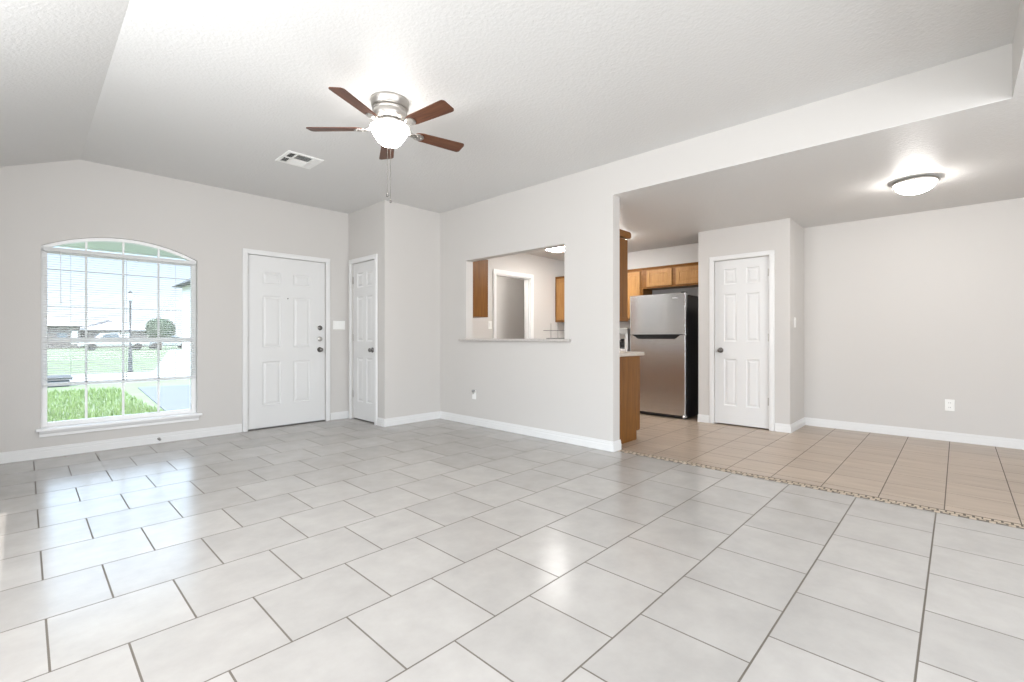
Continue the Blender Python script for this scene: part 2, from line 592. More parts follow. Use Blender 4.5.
mb.box(XL - 0.1, XL, 3.1, YB, 0, HL)
mb.box(XL - 0.1, XL, 0.7, 3.1, 0, 1.3)  # unseen opening above this is added for the left fill light
mb.box(XL - 0.1, XL, 0.7, 3.1, 2.06, HL)
struct('wall_left', mb, M['wall'], 'greige wall on the left side of the living room', 'wall')
mb = MB()
mb.box(XL, -0.1, YR - 0.1, YR, 0, HD)
mb.box(3.3, XD, YR - 0.1, YR, 0, HD)
mb.box(-0.1, 3.3, YR - 0.1, YR, 0, 0.3)  # unseen opening above this is added for the rear fill light
mb.box(-0.1, 3.3, YR - 0.1, YR, 2.2, HD)
struct('wall_rear', mb, M['wall'], 'greige wall opposite the front door with a wide opening added for fill light', 'wall')

# ------------------------------------------------------------------ baseboards
BH = 0.096
def base_run(mb, p, q, side):
    """profiled skirting from p to q (axis aligned); side = outward normal (dx,dy)"""
    for (t, z0, z1) in ((0.014, 0.0, 0.060), (0.011, 0.060, 0.082), (0.007, 0.082, BH)):
        x0, x1 = sorted((p[0], q[0]))
        y0, y1 = sorted((p[1], q[1]))
        if side[0]:
            x0, x1 = sorted((p[0], p[0] + side[0] * t))
        else:
            y0, y1 = sorted((p[1], p[1] + side[1] * t))
        mb.box(x0, x1, y0, y1, z0, z1, 0.0015)
mb = MB()
base_run(mb, (XL, YB), (DX0 - 0.06, YB), (0, -1))
base_run(mb, (DX1 + 0.06, YB), (XC, YB), (0, -1))
struct('baseboard_back', mb, M['trim'], 'white baseboard along the window and front door wall', 'baseboard')
mb = MB()
base_run(mb, (XC, YC), (XC, CY0 - 0.058), (-1, 0))
base_run(mb, (XC - 0.014, YC), (XP, YC), (0, -1))
struct('baseboard_closet', mb, M['trim'], 'white baseboard around the closet corner', 'baseboard')
mb = MB()
base_run(mb, (XP, YE), (XP, YC - 0.014), (-1, 0))
base_run(mb, (XP - 0.014, YE), (XP2 + 0.012, YE), (0, -1))
struct('baseboard_right', mb, M['trim'], 'white baseboard along the pass-through wall', 'baseboard')
mb = MB()
base_run(mb, (XN, YN0), (XN, PY0 - 0.058), (-1, 0))
base_run(mb, (XN, PY1 + 0.058), (XN, YN1 + 0.004), (-1, 0))
base_run(mb, (XN - 0.014, YN0), (XD - 0.014, YN0), (0, -1))
struct('baseboard_pantry', mb, M['trim'], 'white baseboard around the pantry block', 'baseboard')
mb = MB()
base_run(mb, (XD, YR), (XD, YN0), (-1, 0))
struct('baseboard_dining', mb, M['trim'], 'white baseboard along the bare dining wall', 'baseboard')

# ------------------------------------------------------------------ bar ledge of the pass-through
mb = MB()
mb.box(XP - 0.045, XP2 + 0.06, OY0 - 0.085, OY1 + 0.10, OZ0 - 0.004, OZ0 + 0.026, 0.006, 2)
struct('trim_1', mb, M['ledge'], 'thin grey laminate bar ledge at the foot of the pass-through', 'ledge')
# bits of wall stand in the ledge's way at the two ends: the ledge is notched around them by overlap

# ------------------------------------------------------------------ doors
def panel_door_mesh(w, h, z0, th, us, vsx):
    """leaf in local x (width) and z; front at y = 0 facing -y; us, vsx = panel ranges"""
    mb = MB()
    uc = sorted({0.0, w, *[a for p in us for a in p]})
    vc = sorted({z0, h, *[a for p in vsx for a in p]})
    for u0, u1 in zip(uc, uc[1:]):
        for v0, v1 in zip(vc, vc[1:]):
            if (u0, u1) in us and (v0, v1) in vsx:
                prev = None
                for ins, d in ((0, 0), (0.010, 0.009), (0.022, 0.009), (0.040, 0.003)):
                    r = [(u0 + ins, d, v0 + ins), (u1 - ins, d, v0 + ins), (u1 - ins, d, v1 - ins), (u0 + ins, d, v1 - ins)]
                    if prev:
                        for i in range(4):
                            j = (i + 1) % 4
                            mb._new([prev[i], prev[j], r[j], r[i]], [(0, 1, 2, 3)])
                    prev = r
                mb._new(prev, [(0, 1, 2, 3)])
            else:
                mb._new([(u0, 0, v0), (u1, 0, v0), (u1, 0, v1), (u0, 0, v1)], [(0, 1, 2, 3)])
    mb._new([(0, 0, z0), (0, th, z0), (0, th, h), (0, 0, h)], [(0, 1, 2, 3)])
    mb._new([(w, 0, z0), (w, th, z0), (w, th, h), (w, 0, h)], [(0, 1, 2, 3)])
    mb._new([(0, 0, h), (w, 0, h), (w, th, h), (0, th, h)], [(0, 1, 2, 3)])
    mb._new([(0, 0, z0), (w, 0, z0), (w, th, z0), (0, th, z0)], [(0, 1, 2, 3)])
    mb._new([(0, th, z0), (w, th, z0), (w, th, h), (0, th, h)], [(0, 1, 2, 3)])
    bmesh.ops.remove_doubles(mb.bm, verts=mb.bm.verts, dist=1e-5)
    return mb

def casing_mesh(w, h, rec, wid=0.058, left=None, gap=0.003):
    """jamb and casing around an opening 0..w by 0..h; wall face at y = -rec"""
    mb = MB()
    f = -rec
    lw = wid if left is None else left
    for (a, b) in ((-lw, -gap), (w + gap, w + wid)):
        mb.box(a, b, f - 0.016, f, 0, h + gap, 0.003)
        mb.box(a + 0.010, b - 0.010, f - 0.020, f - 0.014, 0, h + 0.01, 0.002)
    mb.box(-lw, w + wid, f - 0.016, f, h + gap, h + wid, 0.003)
    mb.box(-lw + 0.01, w + wid - 0.01, f - 0.020, f - 0.014, h + gap + 0.010, h + wid - 0.010, 0.002)
    # stop strip behind the leaf
    mb.box(-0.004, 0.010, 0.040, 0.055, 0, h + 0.002)
    mb.box(w - 0.010, w + 0.004, 0.040, 0.055, 0, h + 0.002)
    mb.box(0, w, 0.040, 0.055, h - 0.012, h + 0.002)
    return mb

def knob_mesh(x, z, r=0.026, reach=0.055):
    mb = MB()
    mb.lathe([(0, 0), (0.033, 0), (0.033, -0.006), (0.014, -0.010), (0.012, -0.026), (r * 0.9, -0.032), (r, -reach + 0.010), (r * 0.7, -reach), (0, -reach - 0.002)], (x, 0, z), 24, axis=1)
    return mb
def bolt_mesh(x, z):
    mb = MB()
    mb.lathe([(0, 0), (0.031, 0), (0.029, -0.010), (0.020, -0.014), (0, -0.015)], (x, 0, z), 24, axis=1)
    mb.box(x - 0.004, x + 0.004, -0.030, -0.012, z - 0.014, z + 0.014, 0.002)
    return mb
def hinge_mesh(x, z):
    mb = MB()
    mb.tube([(x, -0.006, z - 0.045), (x, -0.006, z + 0.045)], 0.006, 10)
    mb.box(x - 0.016, x + 0.003, -0.003, 0.001, z - 0.044, z + 0.044)
    return mb

REC = 0.022
d1 = thing('door_1', 'white six-panel front door with two deadbolts beside the arched window', 'front door', (DX0 + 0.004, YB + REC, 0), kind='structure')
W1 = DX1 - DX0 - 0.008
obj('door_leaf', panel_door_mesh(W1, DZ - 0.004, 0.014, 0.04, [(0.165, 0.372), (0.520, 0.727)], [(0.275, 0.793), (0.962, 1.575), (1.720, 1.860)]), M['door'], d1)
obj('door_frame', casing_mesh(W1, DZ - 0.004, REC), M['trim'], d1)
mb = MB(); mb.box(-0.003, W1 + 0.003, -0.016, 0.10, 0.0005, 0.010, 0.002)
obj('threshold', mb, M['dark_metal'], d1)
obj('door_knob', knob_mesh(0.848, 0.923), M['dark_metal'], d1)
obj('deadbolt', bolt_mesh(0.850, 1.060), M['nickel'], d1)
obj('deadbolt', bolt_mesh(0.850, 1.203), M['dark_metal'], d1)
mb = MB(); mb.lathe([(0, 0), (0.008, 0), (0.008, -0.004), (0.004, -0.005), (0, -0.003)], (0.452, 0, 1.556), 14, axis=1)
obj('door_viewer', mb, M['dark_metal'], d1)
for z in (0.22, 1.05, 1.86):
    obj('hinge', hinge_mesh(0.002, z), M['nickel'], d1)

def narrow_door(name, label, loc, w, h, knob_u, hinge_u):
    d = thing(name, label, 'door', loc, -PI / 2, kind='structure')
    us = [(0.108, 0.256), (w - 0.256, w - 0.108)]
    obj('door_leaf', panel_door_mesh(w, h, 0.014, 0.035, us, [(0.240, 0.817), (1.030, 1.615), (1.735, 1.925)]), M['door'], d)
    obj('door_frame', casing_mesh(w, h, REC), M['trim'], d)
    obj('door_knob', knob_mesh(knob_u, 0.922), M['dark_metal'], d)
    if hinge_u is not None:
        for z in (0.33, 1.08, 1.84):
            obj('hinge', hinge_mesh(hinge_u, z), M['nickel'], d)
    return d
narrow_door('door_2', 'narrow white closet door in the corner by the front door', (XC + REC, CY1 - 0.004, 0), CY1 - CY0 - 0.008, CZ - 0.004, 0.498, 0.004)
narrow_door('door_3', 'white six-panel pantry door to the right of the refrigerator', (XN + REC, PY1 - 0.004, 0), PY1 - PY0 - 0.008, PZ - 0.004, 0.068, PY1 - PY0 - 0.012)
# closet threshold gaps are dark because the closets are closed volumes

# framed opening in the kitchen's far wall
d4 = thing('door_4', 'white cased opening seen through the pass-through in the far kitchen wall', 'doorway', (KX0, YK, 0), kind='structure')
wk = KX1 - KX0
mb = MB()
for (a, b) in ((-0.060, 0.006), (wk - 0.006, wk + 0.075)):
    mb.box(a, b, -0.017, 0.0, 0, KZ + 0.004, 0.003)
    mb.box(a + 0.012, b - 0.014, -0.021, -0.014, 0, KZ + 0.004, 0.002)
mb.box(-0.060, wk + 0.075, -0.017, 0, KZ - 0.006, KZ + 0.062, 0.003)
obj('casing', mb, M['trim'], d4)
mb = MB()
mb.box(0, 0.018, 0.0, 0.112, 0, KZ)
mb.box(wk - 0.018, wk, 0.0, 0.112, 0, KZ)
mb.box(0, wk, 0.0, 0.112, KZ - 0.018, KZ)
mb.box(wk - 0.030, wk - 0.018, 0.045, 0.075, 0, KZ - 0.018)
obj('jamb', mb, M['trim'], d4)

# ------------------------------------------------------------------ window
wn = thing('window_1', 'arched white window with grilles beside the front door', 'window', (0, YB, 0), kind='structure')
FY0, FY1 = 0.060, 0.110
mb = MB()
fw = 0.042
mb.box(WX0, WX0 + fw, FY0, FY1, WZ0 + 0.006, WZS, 0.003)
mb.box(WX1 - fw, WX1, FY0, FY1, WZ0 + 0.006, WZS, 0.003)
mb.box(WX0 + fw, WX1 - fw, FY0 + 0.002, FY1 - 0.002, WZ0 + 0.006, WZ0 + 0.045, 0.003)
mb.box(WX0 + fw, WX1 - fw, FY0 + 0.002, FY1 - 0.002, 1.850, 1.895, 0.003)
for i in range(N):
    xa = WX0 + (WX1 - WX0) * i / N
    xb = WX0 + (WX1 - WX0) * (i + 1) / N
    mb.prism([(xa, arch_z(xa) - 0.030), (xb, arch_z(xb) - 0.030), (xb, arch_z(xb)), (xa, arch_z(xa))], 1, FY0 - 0.02, FY1)
obj('window_frame', mb, M['vinyl'], wn)
mb = MB()
mb.box(WX0 + fw, WX1 - fw, FY0 - 0.005, FY1 - 0.01, 1.030, 1.075, 0.003)
obj('meeting_rail', mb, M['vinyl'], wn)
mb = MB()
for x in (0.409, 0.682, 0.965):
    mb.box(x - 0.009, x + 0.009, FY0 + 0.015, FY0 + 0.030, WZ0 + 0.04, 1.86)
    mb.box(x - 0.008, x + 0.008, FY0 + 0.005, FY0 + 0.030, 1.88, arch_z(x) - 0.02)
mb.box(WX0 + fw, WX1 - fw, FY0 + 0.015, FY0 + 0.030, 0.650, 0.666)
obj('muntin', mb, M['vinyl'], wn)
mb = MB()
mb.box(WX0 + 0.02, WX1 - 0.02, FY0 + 0.032, FY0 + 0.036, WZ0 + 0.02, 1.87)
obj('pane', mb, M['glass'], wn)
mb = MB()
pts = [(WX0 + 0.03, 1.88), (WX1 - 0.03, 1.88)] + [(WX1 - 0.03 - (WX1 - WX0 - 0.06) * i / 16, arch_z(WX1 - 0.03 - (WX1 - WX0 - 0.06) * i / 16) - 0.015) for i in range(17)]
mb.prism(pts, 1, FY0 + 0.032, FY0 + 0.036)
obj('arch_pane', mb, M['glass'], wn)
mb = MB()
mb.box(WX0 - 0.033, WX1 + 0.035, -0.060, 0.0, WZ0 - 0.018, WZ0 + 0.006, 0.005, 2)
mb.box(WX0 + 0.001, WX1 - 0.001, -0.01, 0.075, WZ0 - 0.018, WZ0 + 0.006)
mb.prism([(0.0, WZ0 - 0.018), (-0.045, WZ0 - 0.018), (-0.036, WZ0 - 0.034), (-0.024, WZ0 - 0.046), (-0.020, WZ0 - 0.070), (0.0, WZ0 - 0.074)], 0, WX0 - 0.012, WX1 + 0.010)
obj('window_sill', mb, M['vinyl'], wn)

# blind
bl = thing('window_blind', 'open white mini blind hanging in the arched window', 'blind', (0, YB + 0.022, 0))
mb = MB(); mb.box(WX0 + 0.012, WX1 - 0.012, -0.016, 0.020, 1.862, 1.898, 0.003)
obj('headrail', mb, M['slat'], bl)
mb = MB()
z = 1.853
tilt = math.radians(13)
while z > 0.685:
    pts = []
    for s in (-1, -0.33, 0.33, 1):
        yy = 0.0125 * s
        zz = z + yy * math.tan(tilt) + 0.0016 * (1 - s * s)
        pts.append((yy, zz))
    poly = [(p[0], p[1] - 0.0005) for p in pts] + [(p[0], p[1] + 0.0005) for p in reversed(pts)]
    mb.prism(poly, 0, WX0 + 0.016, WX1 - 0.016)
    z -= 0.0215
obj('slats', mb, M['slat'], bl)
mb = MB(); mb.box(WX0 + 0.014, WX1 - 0.014, -0.013, 0.013, 0.640, 0.660, 0.003)
obj('bottom_rail', mb, M['slat'], bl)
for x in (0.30, 0.70, 1.10):
    mb = MB(); mb.tube([(x, -0.014, 1.865), (x, -0.014, 0.650)], 0.0010, 6); mb.tube([(x, 0.014, 1.865), (x, 0.014, 0.650)], 0.0010, 6)
    obj('ladder_cord', mb, M['slat'], bl)
mb = MB(); mb.tube([(0.232, -0.020, 1.866), (0.232, -0.021, 1.80), (0.233, -0.022, 1.38)], 0.0028, 8)
obj('tilt_wand', mb, M['plastic'], bl)

# ------------------------------------------------------------------ ceiling fan
FX, FYY = 1.777, 2.885
fan = thing('ceiling_fan', 'five-blade ceiling fan with walnut blades and a lit frosted bowl', 'ceiling fan', (FX, FYY, HL))
mb = MB(); mb.lathe([(0, 0), (0.132, 0), (0.134, -0.008), (0.130, -0.016), (0.126, -0.050), (0.118, -0.056), (0, -0.056)], n=48)
obj('canopy', mb, M['nickel'], fan)
mb = MB(); mb.lathe([(0, -0.054), (0.108, -0.056), (0.119, -0.066), (0.119, -0.076), (0.114, -0.080), (0.119, -0.086), (0.119, -0.112), (0.112, -0.124), (0.080, -0.140), (0.076, -0.150), (0, -0.150)], n=48)
obj('motor_housing', mb, M['nickel'], fan)
mb = MB(); mb.lathe([(0, -0.148), (0.098, -0.150), (0.100, -0.160), (0.092, -0.172), (0.060, -0.178), (0, -0.178)], n=40)
obj('flywheel', mb, M['nickel'], fan)
mb = MB(); mb.lathe([(0, -0.176), (0.055, -0.178), (0.055, -0.196), (0.085, -0.200), (0.088, -0.212), (0, -0.212)], n=40)
obj('light_fitter', mb, M['nickel'], fan)
ZB = 2.545 - HL
def blade(a):
    mb = MB()
    # outline along +x, width in y, gently tapered and rounded, pitched about x
    r0, r1 = 0.190, 0.574
    up, lo = [], []
    n = 40
    for i in range(n + 1):
        t = i / n
        x = r0 + (r1 - r0) * t
        hw = 0.046 + 0.013 * t
        if t > 0.93:
            k = (t - 0.93) / 0.07
            hw -= 0.018 * (1 - math.sqrt(max(1 - k * k, 0.0)))
        if t < 0.12:
            hw *= 0.62 + 0.38 * (t / 0.12) ** 0.6
        up.append((x, hw)); lo.append((x, -hw))
    outl = up + lo[::-1]
    p = math.radians(-12)
    v = []
    for zz in (-0.003, 0.003):
        for (x, y) in outl:
            v.append((x, y * math.cos(p) - zz * math.sin(p), ZB + y * math.sin(p) + zz * math.cos(p)))
    m = len(outl)
    mb._new(v, [tuple(range(m)), tuple(range(2 * m - 1, m - 1, -1))] + [(i, (i + 1) % m, (i + 1) % m + m, i + m) for i in range(m)])
    b = obj('blade', mb, M['walnut'], fan)
    b.rotation_euler = (0, 0, a)
    ir = MB()
    ir.tube([(0.085, 0, -0.162), (0.115, 0, -0.168), (0.145, 0, ZB + 0.008), (0.180, 0, ZB - 0.004)], 0.010, 10)
    def plate(cx, hw, hl):
        poly = [(cx + hl * math.cos(t), hw * math.sin(t)) for t in [2 * PI * k / 20 for k in range(20)]]
        vv = []
        for zz in (-0.0095, -0.0035):
            for (x, y) in poly:
                vv.append((x, y * math.cos(p) - zz * math.sin(p), ZB + y * math.sin(p) + zz * math.cos(p)))
        mm = len(poly)
        ir._new(vv, [tuple(range(mm)), tuple(range(2 * mm - 1, mm - 1, -1))] + [(i, (i + 1) % mm, (i + 1) % mm + mm, i + mm) for i in range(mm)])
    plate(0.212, 0.036, 0.042)
    plate(0.175, 0.020, 0.030)
    for (x, y) in ((0.200, 0.018), (0.200, -0.018), (0.235, 0.0)):
        ir.ball((x, y, ZB + y * math.sin(p) - 0.010), 0.005, sub=1)
    i_ = obj('blade_iron', ir, M['nickel'], b)
for k in range(5):
    blade(math.radians(61.3 + 72 * k))
mb = MB(); mb.lathe([(0.088, -0.198), (0.122, -0.186), (0.134, -0.190), (0.135, -0.197), (0.126, -0.214), (0.104, -0.252), (0.083, -0.284), (0.062, -0.304), (0.040, -0.312), (0, -0.314)], n=48)
obj('light_bowl', mb, M['bowl'], fan)
mb = MB(); mb.lathe([(0, -0.309), (0.014, -0.311), (0.016, -0.317), (0.009, -0.322), (0.011, -0.328), (0.006, -0.336), (0, -0.337)], n=20)
obj('finial', mb, M['nickel'], fan)
Rv = (math.cos(0.808), -math.sin(0.808))
for (off, zb) in ((-0.018, 2.083), (0.004, 2.040)):
    mb = MB()
    px, py = off * Rv[0], off * Rv[1]
    zz = -0.318
    while zz > zb - HL + 0.008:
        mb.ball((px, py, zz), 0.0024, sub=1)
        zz -= 0.0046
    ch = obj('pull_chain', mb, M['chain'], fan)
    mb = MB(); mb.lathe([(0, 0.012), (0.005, 0.010), (0.0085, 0), (0.0075, -0.010), (0, -0.014)], (px, py, zb - HL - 0.002), 12)
    obj('pull', mb, M['dark_metal'], ch)

# ------------------------------------------------------------------ ceiling vent
vx0, vx1, vy0, vy1 = 1.615, 1.940, 4.280, 4.605
vt = thing('ceiling_vent', 'square white multi-way air vent on the living room ceiling', 'vent', ((vx0 + vx1) / 2, (vy0 + vy1) / 2, HL))
hw = (vx1 - vx0) / 2
mb = MB()
fwv = 0.034
for (a, b, c, d) in ((-hw, hw, -hw, -hw + fwv), (-hw, hw, hw - fwv, hw), (-hw, -hw + fwv, -hw + fwv, hw - fwv), (hw - fwv, hw, -hw + fwv, hw - fwv)):
    mb.box(a, b, c, d, -0.010, -0.0005, 0.003)
ix0, ix1 = -hw + fwv, hw - fwv
c1, c2 = -0.070, 0.078
mb.box(c1 - 0.006, c1 + 0.006, ix0, ix1, -0.012, -0.002)
mb.box(c2 - 0.006, c2 + 0.006, ix0, ix1, -0.012, -0.002)
mb.box(ix0, ix1, -0.006, 0.006, -0.012, -0.002)
obj('frame', mb, M['plastic'], vt)
mb = MB(); mb.box(ix0, ix1, ix0, ix1, -0.002, -0.0006)  # dark plate stands in for the shade behind the louvers
obj('duct_shade_plate', mb, M['slot'], vt)
def louvers(a, b, c, d, along, lean):
    mb = MB()
    n = 4
    for i in range(n):
        t = (i + 0.5) / n
        if along == 'x':
            y0 = c + (d - c) * t
            mb.prism([(y0 - lean * 0.006, -0.012), (y0 - lean * 0.006 + 0.001, -0.012), (y0 + lean * 0.006 + 0.001, -0.002), (y0 + lean * 0.006, -0.002)], 0, a, b)
        else:
            x0 = a + (b - a) * t
            mb.prism([(x0 - lean * 0.006, -0.012), (x0 - lean * 0.006 + 0.001, -0.012), (x0 + lean * 0.006 + 0.001, -0.002), (x0 + lean * 0.006, -0.002)], 1, c, d)
    return mb
# leaning the same way as the line of sight from the room: open and dark; the other way: pale
def louver_set(a, b, c, d, along, open_):
    mb = louvers(a, b, c, d, along, 1 if open_ else -1)
    obj('louver', mb, M['plastic'], vt)
def louver_blades(a, b, c, d, along):
    mb = MB()
    n = 5
    for i in range(n):
        if along == 'x':
            y0 = c + (d - c) * (i + 0.5) / n
            h_ = (d - c) / n * 0.62
            mb.prism([(y0 - h_, -0.003), (y0 - h_ + 0.002, -0.003), (y0 + h_, -0.011), (y0 + h_ - 0.002, -0.011)], 0, a, b)
        else:
            x0 = a + (b - a) * (i + 0.5) / n
            h_ = (b - a) / n * 0.62
            mb.prism([(x0 - h_, -0.003), (x0 - h_ + 0.002, -0.003), (x0 + h_, -0.011), (x0 + h_ - 0.002, -0.011)], 1, c, d)
    obj('louver', mb, M['plastic'], vt)
louver_set(ix0, c1 - 0.006, ix0, -0.006, 'y', True)
louver_set(ix0, c1 - 0.006, 0.006, ix1, 'y', True)
louver_set(c1 + 0.006, c2 - 0.006, ix0, -0.006, 'x', True)
louver_blades(c1 + 0.006, c2 - 0.006, 0.006, ix1, 'x')
louver_blades(c2 + 0.006, ix1, ix0, -0.006, 'y')
louver_blades(c2 + 0.006, ix1, 0.006, ix1, 'y')

# ------------------------------------------------------------------ dome light in dining area
dm = thing('dome_light', 'lit flush-mount dome light on the low dining ceiling', 'ceiling light', (5.29, 0.268, HD))
mb = MB(); mb.lathe([(0, 0), (0.135, 0), (0.156, -0.010), (0.162, -0.022), (0.156, -0.031), (0.144, -0.031), (0.140, -0.024), (0, -0.024)], n=48)
obj('rim', mb, M['nickel'], dm)
mb = MB(); mb.lathe([(0.142, -0.026), (0.141, -0.036), (0.128, -0.064), (0.100, -0.090), (0.062, -0.106), (0.028, -0.113), (0, -0.114)], n=48)
obj('glass_dome', mb, M['dome'], dm)

# unseen dome copy added to brighten the room beyond the framed opening
ll = copy_tree(dm)
ll.location = (5.15, YK + 0.36, HD)
ll['label'] = 'unseen dome light added to brighten the small room beyond the kitchen'
# kitchen fixture
kl = thing('kitchen_light', 'lit white box light on the kitchen ceiling', 'ceiling light', (5.46, 3.82, HD), PI / 2)
mb = MB(); mb.box(-0.62, 0.62, -0.16, 0.16, -0.020, 0.0, 0.006)
obj('tray', mb, M['plastic'], kl)
mb = MB(); mb.box(-0.60, 0.60, -0.14, 0.14, -0.062, -0.018, 0.020, 3)
obj('diffuser', mb, M['tube'], kl)

# ------------------------------------------------------------------ plates on the walls
def plate_thing(name, label, cat, loc, rz, w, h, toggles=(), outlets=()):
    """local x along wall, z up, front faces -y"""
    t = thing(name, label, cat, loc, rz)
    mb = MB(); mb.box(-w / 2, w / 2, -0.006, -0.0003, -h / 2, h / 2, 0.003, 2)
    obj('plate', mb, M['plastic'], t)
    for x in toggles:
        mb = MB(); mb.box(x - 0.017, x + 0.017, -0.0075, -0.005, -0.034, 0.034, 0.001)
        mb.prism([(-0.0075, -0.030), (-0.0095, -0.030), (-0.0125, 0.030), (-0.0075, 0.030)], 0, x - 0.014, x + 0.014)
        obj('switch', mb, M['plastic'], t)
    for z in outlets:
        mb = MB(); mb.box(-0.017, 0.017, -0.008, -0.005, z - 0.015, z + 0.015, 0.004, 2)
        so = obj('socket', mb, M['plastic'], t)
        mb = MB()
        mb.box(-0.008, -0.005, -0.0085, -0.0075, z - 0.004, z + 0.006)
        mb.box(0.005, 0.008, -0.0085, -0.0075, z - 0.004, z + 0.006)
        obj('slot', mb, M['slot'], so)
    return t
plate_thing('light_switch', 'white three-switch plate between the front door and the closet door', 'light switch', (2.880, YB, 1.243), 0, 0.165, 0.115, toggles=(-0.046, 0, 0.046))
plate_thing('light_switch', 'white single switch plate on the pantry block facing the dining area', 'light switch', (6.19, YN0, 1.255), 0, 0.075, 0.118, toggles=(0,))
plate_thing('light_switch', 'small white switch plate on the far kitchen wall seen through the pass-through', 'light switch', (4.795, YK, 1.265), 0, 0.075, 0.118, toggles=(0,))
plate_thing('wall_outlet', 'white wall outlet low on the bare dining wall', 'outlet', (XD, 0.062, 0.376), -PI / 2, 0.075, 0.118, outlets=(-0.024, 0.024))

co = thing('cable_jack', 'small white cable wall plate with a grey plug low on the pass-through wall', 'wall plate', (XP, 4.325, 0.375), -PI / 2)
mb = MB(); mb.box(-0.035, 0.035, -0.006, -0.0003, -0.057, 0.057, 0.003, 2)
obj('plate', mb, M['plastic'], co)
mb = MB(); mb.lathe([(0, -0.004), (0.012, -0.005), (0.012, -0.020), (0.018, -0.024), (0.018, -0.040), (0, -0.042)], (0.012, 0, 0.045), 16, axis=1)
obj('plug', mb, M['grey_plastic'], co)
mb = MB(); mb.lathe([(0, -0.004), (0.008, -0.005), (0.008, -0.014), (0.004, -0.016), (0, -0.016)], (-0.014, 0, 0.010), 12, axis=1)
obj('connector', mb, M['nickel'], co)

ds = thing('door_stop', 'small metal door stop on the baseboard below the window', 'door stop', (0.952, YB - 0.014, 0.045))
mb = MB(); mb.lathe([(0, 0.001), (0.013, 0.001), (0.013, -0.004), (0.005, -0.007), (0.005, -0.050), (0, -0.050)], n=16, axis=1)
obj('rod', mb, M['nickel'], ds)
mb = MB(); mb.lathe([(0, -0.048), (0.011, -0.049), (0.011, -0.060), (0.007, -0.064), (0, -0.064)], n=16, axis=1)
obj('bumper', mb, M['grey_plastic'], ds)

# ------------------------------------------------------------------ kitchen cabinets
def cab_door(parent, xf, y0, y1, z0, z1, knob=False):
    """framed door facing -x whose front is at xf"""
    r = 0.052
    mb = MB()
    mb.box(xf, xf + 0.018, y0, y0 + r, z0, z1, 0.003)
    mb.box(xf, xf + 0.018, y1 - r, y1, z0, z1, 0.003)
    mb.box(xf + 0.0005, xf + 0.018, y0 + r, y1 - r, z0, z0 + r, 0.002)
    mb.box(xf + 0.0005, xf + 0.018, y0 + r, y1 - r, z1 - r, z1, 0.002)
    d = obj('door', mb, M['oak_door'], parent)
    mb = MB()
    mb.box(xf + 0.009, xf + 0.016, y0 + r - 0.004, y1 - r + 0.004, z0 + r - 0.004, z1 - r + 0.004)
    mb.box(xf + 0.004, xf + 0.012, y0 + r + 0.018, y1 - r - 0.018, z0 + r + 0.018, z1 - r - 0.018, 0.004)
    obj('panel', mb, M['oak_door'], d)
    return d

XU = 6.35
fc = thing('wall_cabinet', 'two-door oak wall cabinet above the refrigerator', 'cabinet', (0, 0, 0), group=None)
mb = MB(); mb.box(XU + 0.02, XD - 0.001, YN1 + 0.004, 3.382, 1.800, 2.110, 0.002)
obj('body', mb, M['oak_z'], fc)
mb = MB(); mb.box(XU + 0.004, XU + 0.02, YN1 + 0.004, 3.382, 1.800, 2.110, 0.0015)
obj('face_frame', mb, M['oak_y'], fc)
cab_door(fc, XU - 0.014, 2.930, 3.318, 1.826, 2.062)
cab_door(fc, XU - 0.014, 2.470, 2.874, 1.826, 2.062)
mb = MB(); mb.prism([(XU + 0.02, 2.110), (XU - 0.012, 2.110), (XU - 0.012, 2.098), (XU + 0.004, 2.080), (XU + 0.02, 2.080)], 1, YN1 + 0.004, 3.382)
obj('crown', mb, M['oak_y'], fc)

tcab = thing('wall_cabinet', 'tall oak wall cabinet left of the one above the refrigerator', 'cabinet', (0, 0, 0))
mb = MB(); mb.box(XU + 0.02, XD - 0.001, 3.386, 4.20, 1.345, 2.110, 0.002)
obj('body', mb, M['oak_z'], tcab)
mb = MB(); mb.box(XU + 0.004, XU + 0.02, 3.386, 4.20, 1.345, 2.110, 0.0015)
obj('face_frame', mb, M['oak_z'], tcab)
cab_door(tcab, XU - 0.014, 3.425, 3.78, 1.370, 2.062)
cab_door(tcab, XU - 0.014, 3.80, 4.16, 1.370, 2.062)
mb = MB(); mb.prism([(XU + 0.02, 2.110), (XU - 0.012, 2.110), (XU - 0.012, 2.098), (XU + 0.004, 2.080), (XU + 0.02, 2.080)], 1, 3.386, 4.20)
obj('crown', mb, M['oak_y'], tcab)

ccab = thing('wall_cabinet', 'oak wall cabinet in the far kitchen corner right of the white framed opening', 'cabinet', (0, 0, 0))
mb = MB(); mb.box(XU + 0.02, XD - 0.001, 4.21, YK - 0.002, 1.345, 2.125, 0.002)
obj('body', mb, M['oak_z'], ccab)
mb = MB(); mb.box(XU + 0.004, XU + 0.02, 4.21, YK - 0.002, 1.345, 2.125, 0.0015)
obj('face_frame', mb, M['oak_z'], ccab)
cab_door(ccab, XU - 0.014, 4.63, 5.00, 1.375, 2.085)
cab_door(ccab, XU - 0.014, 4.24, 4.61, 1.375, 2.085)

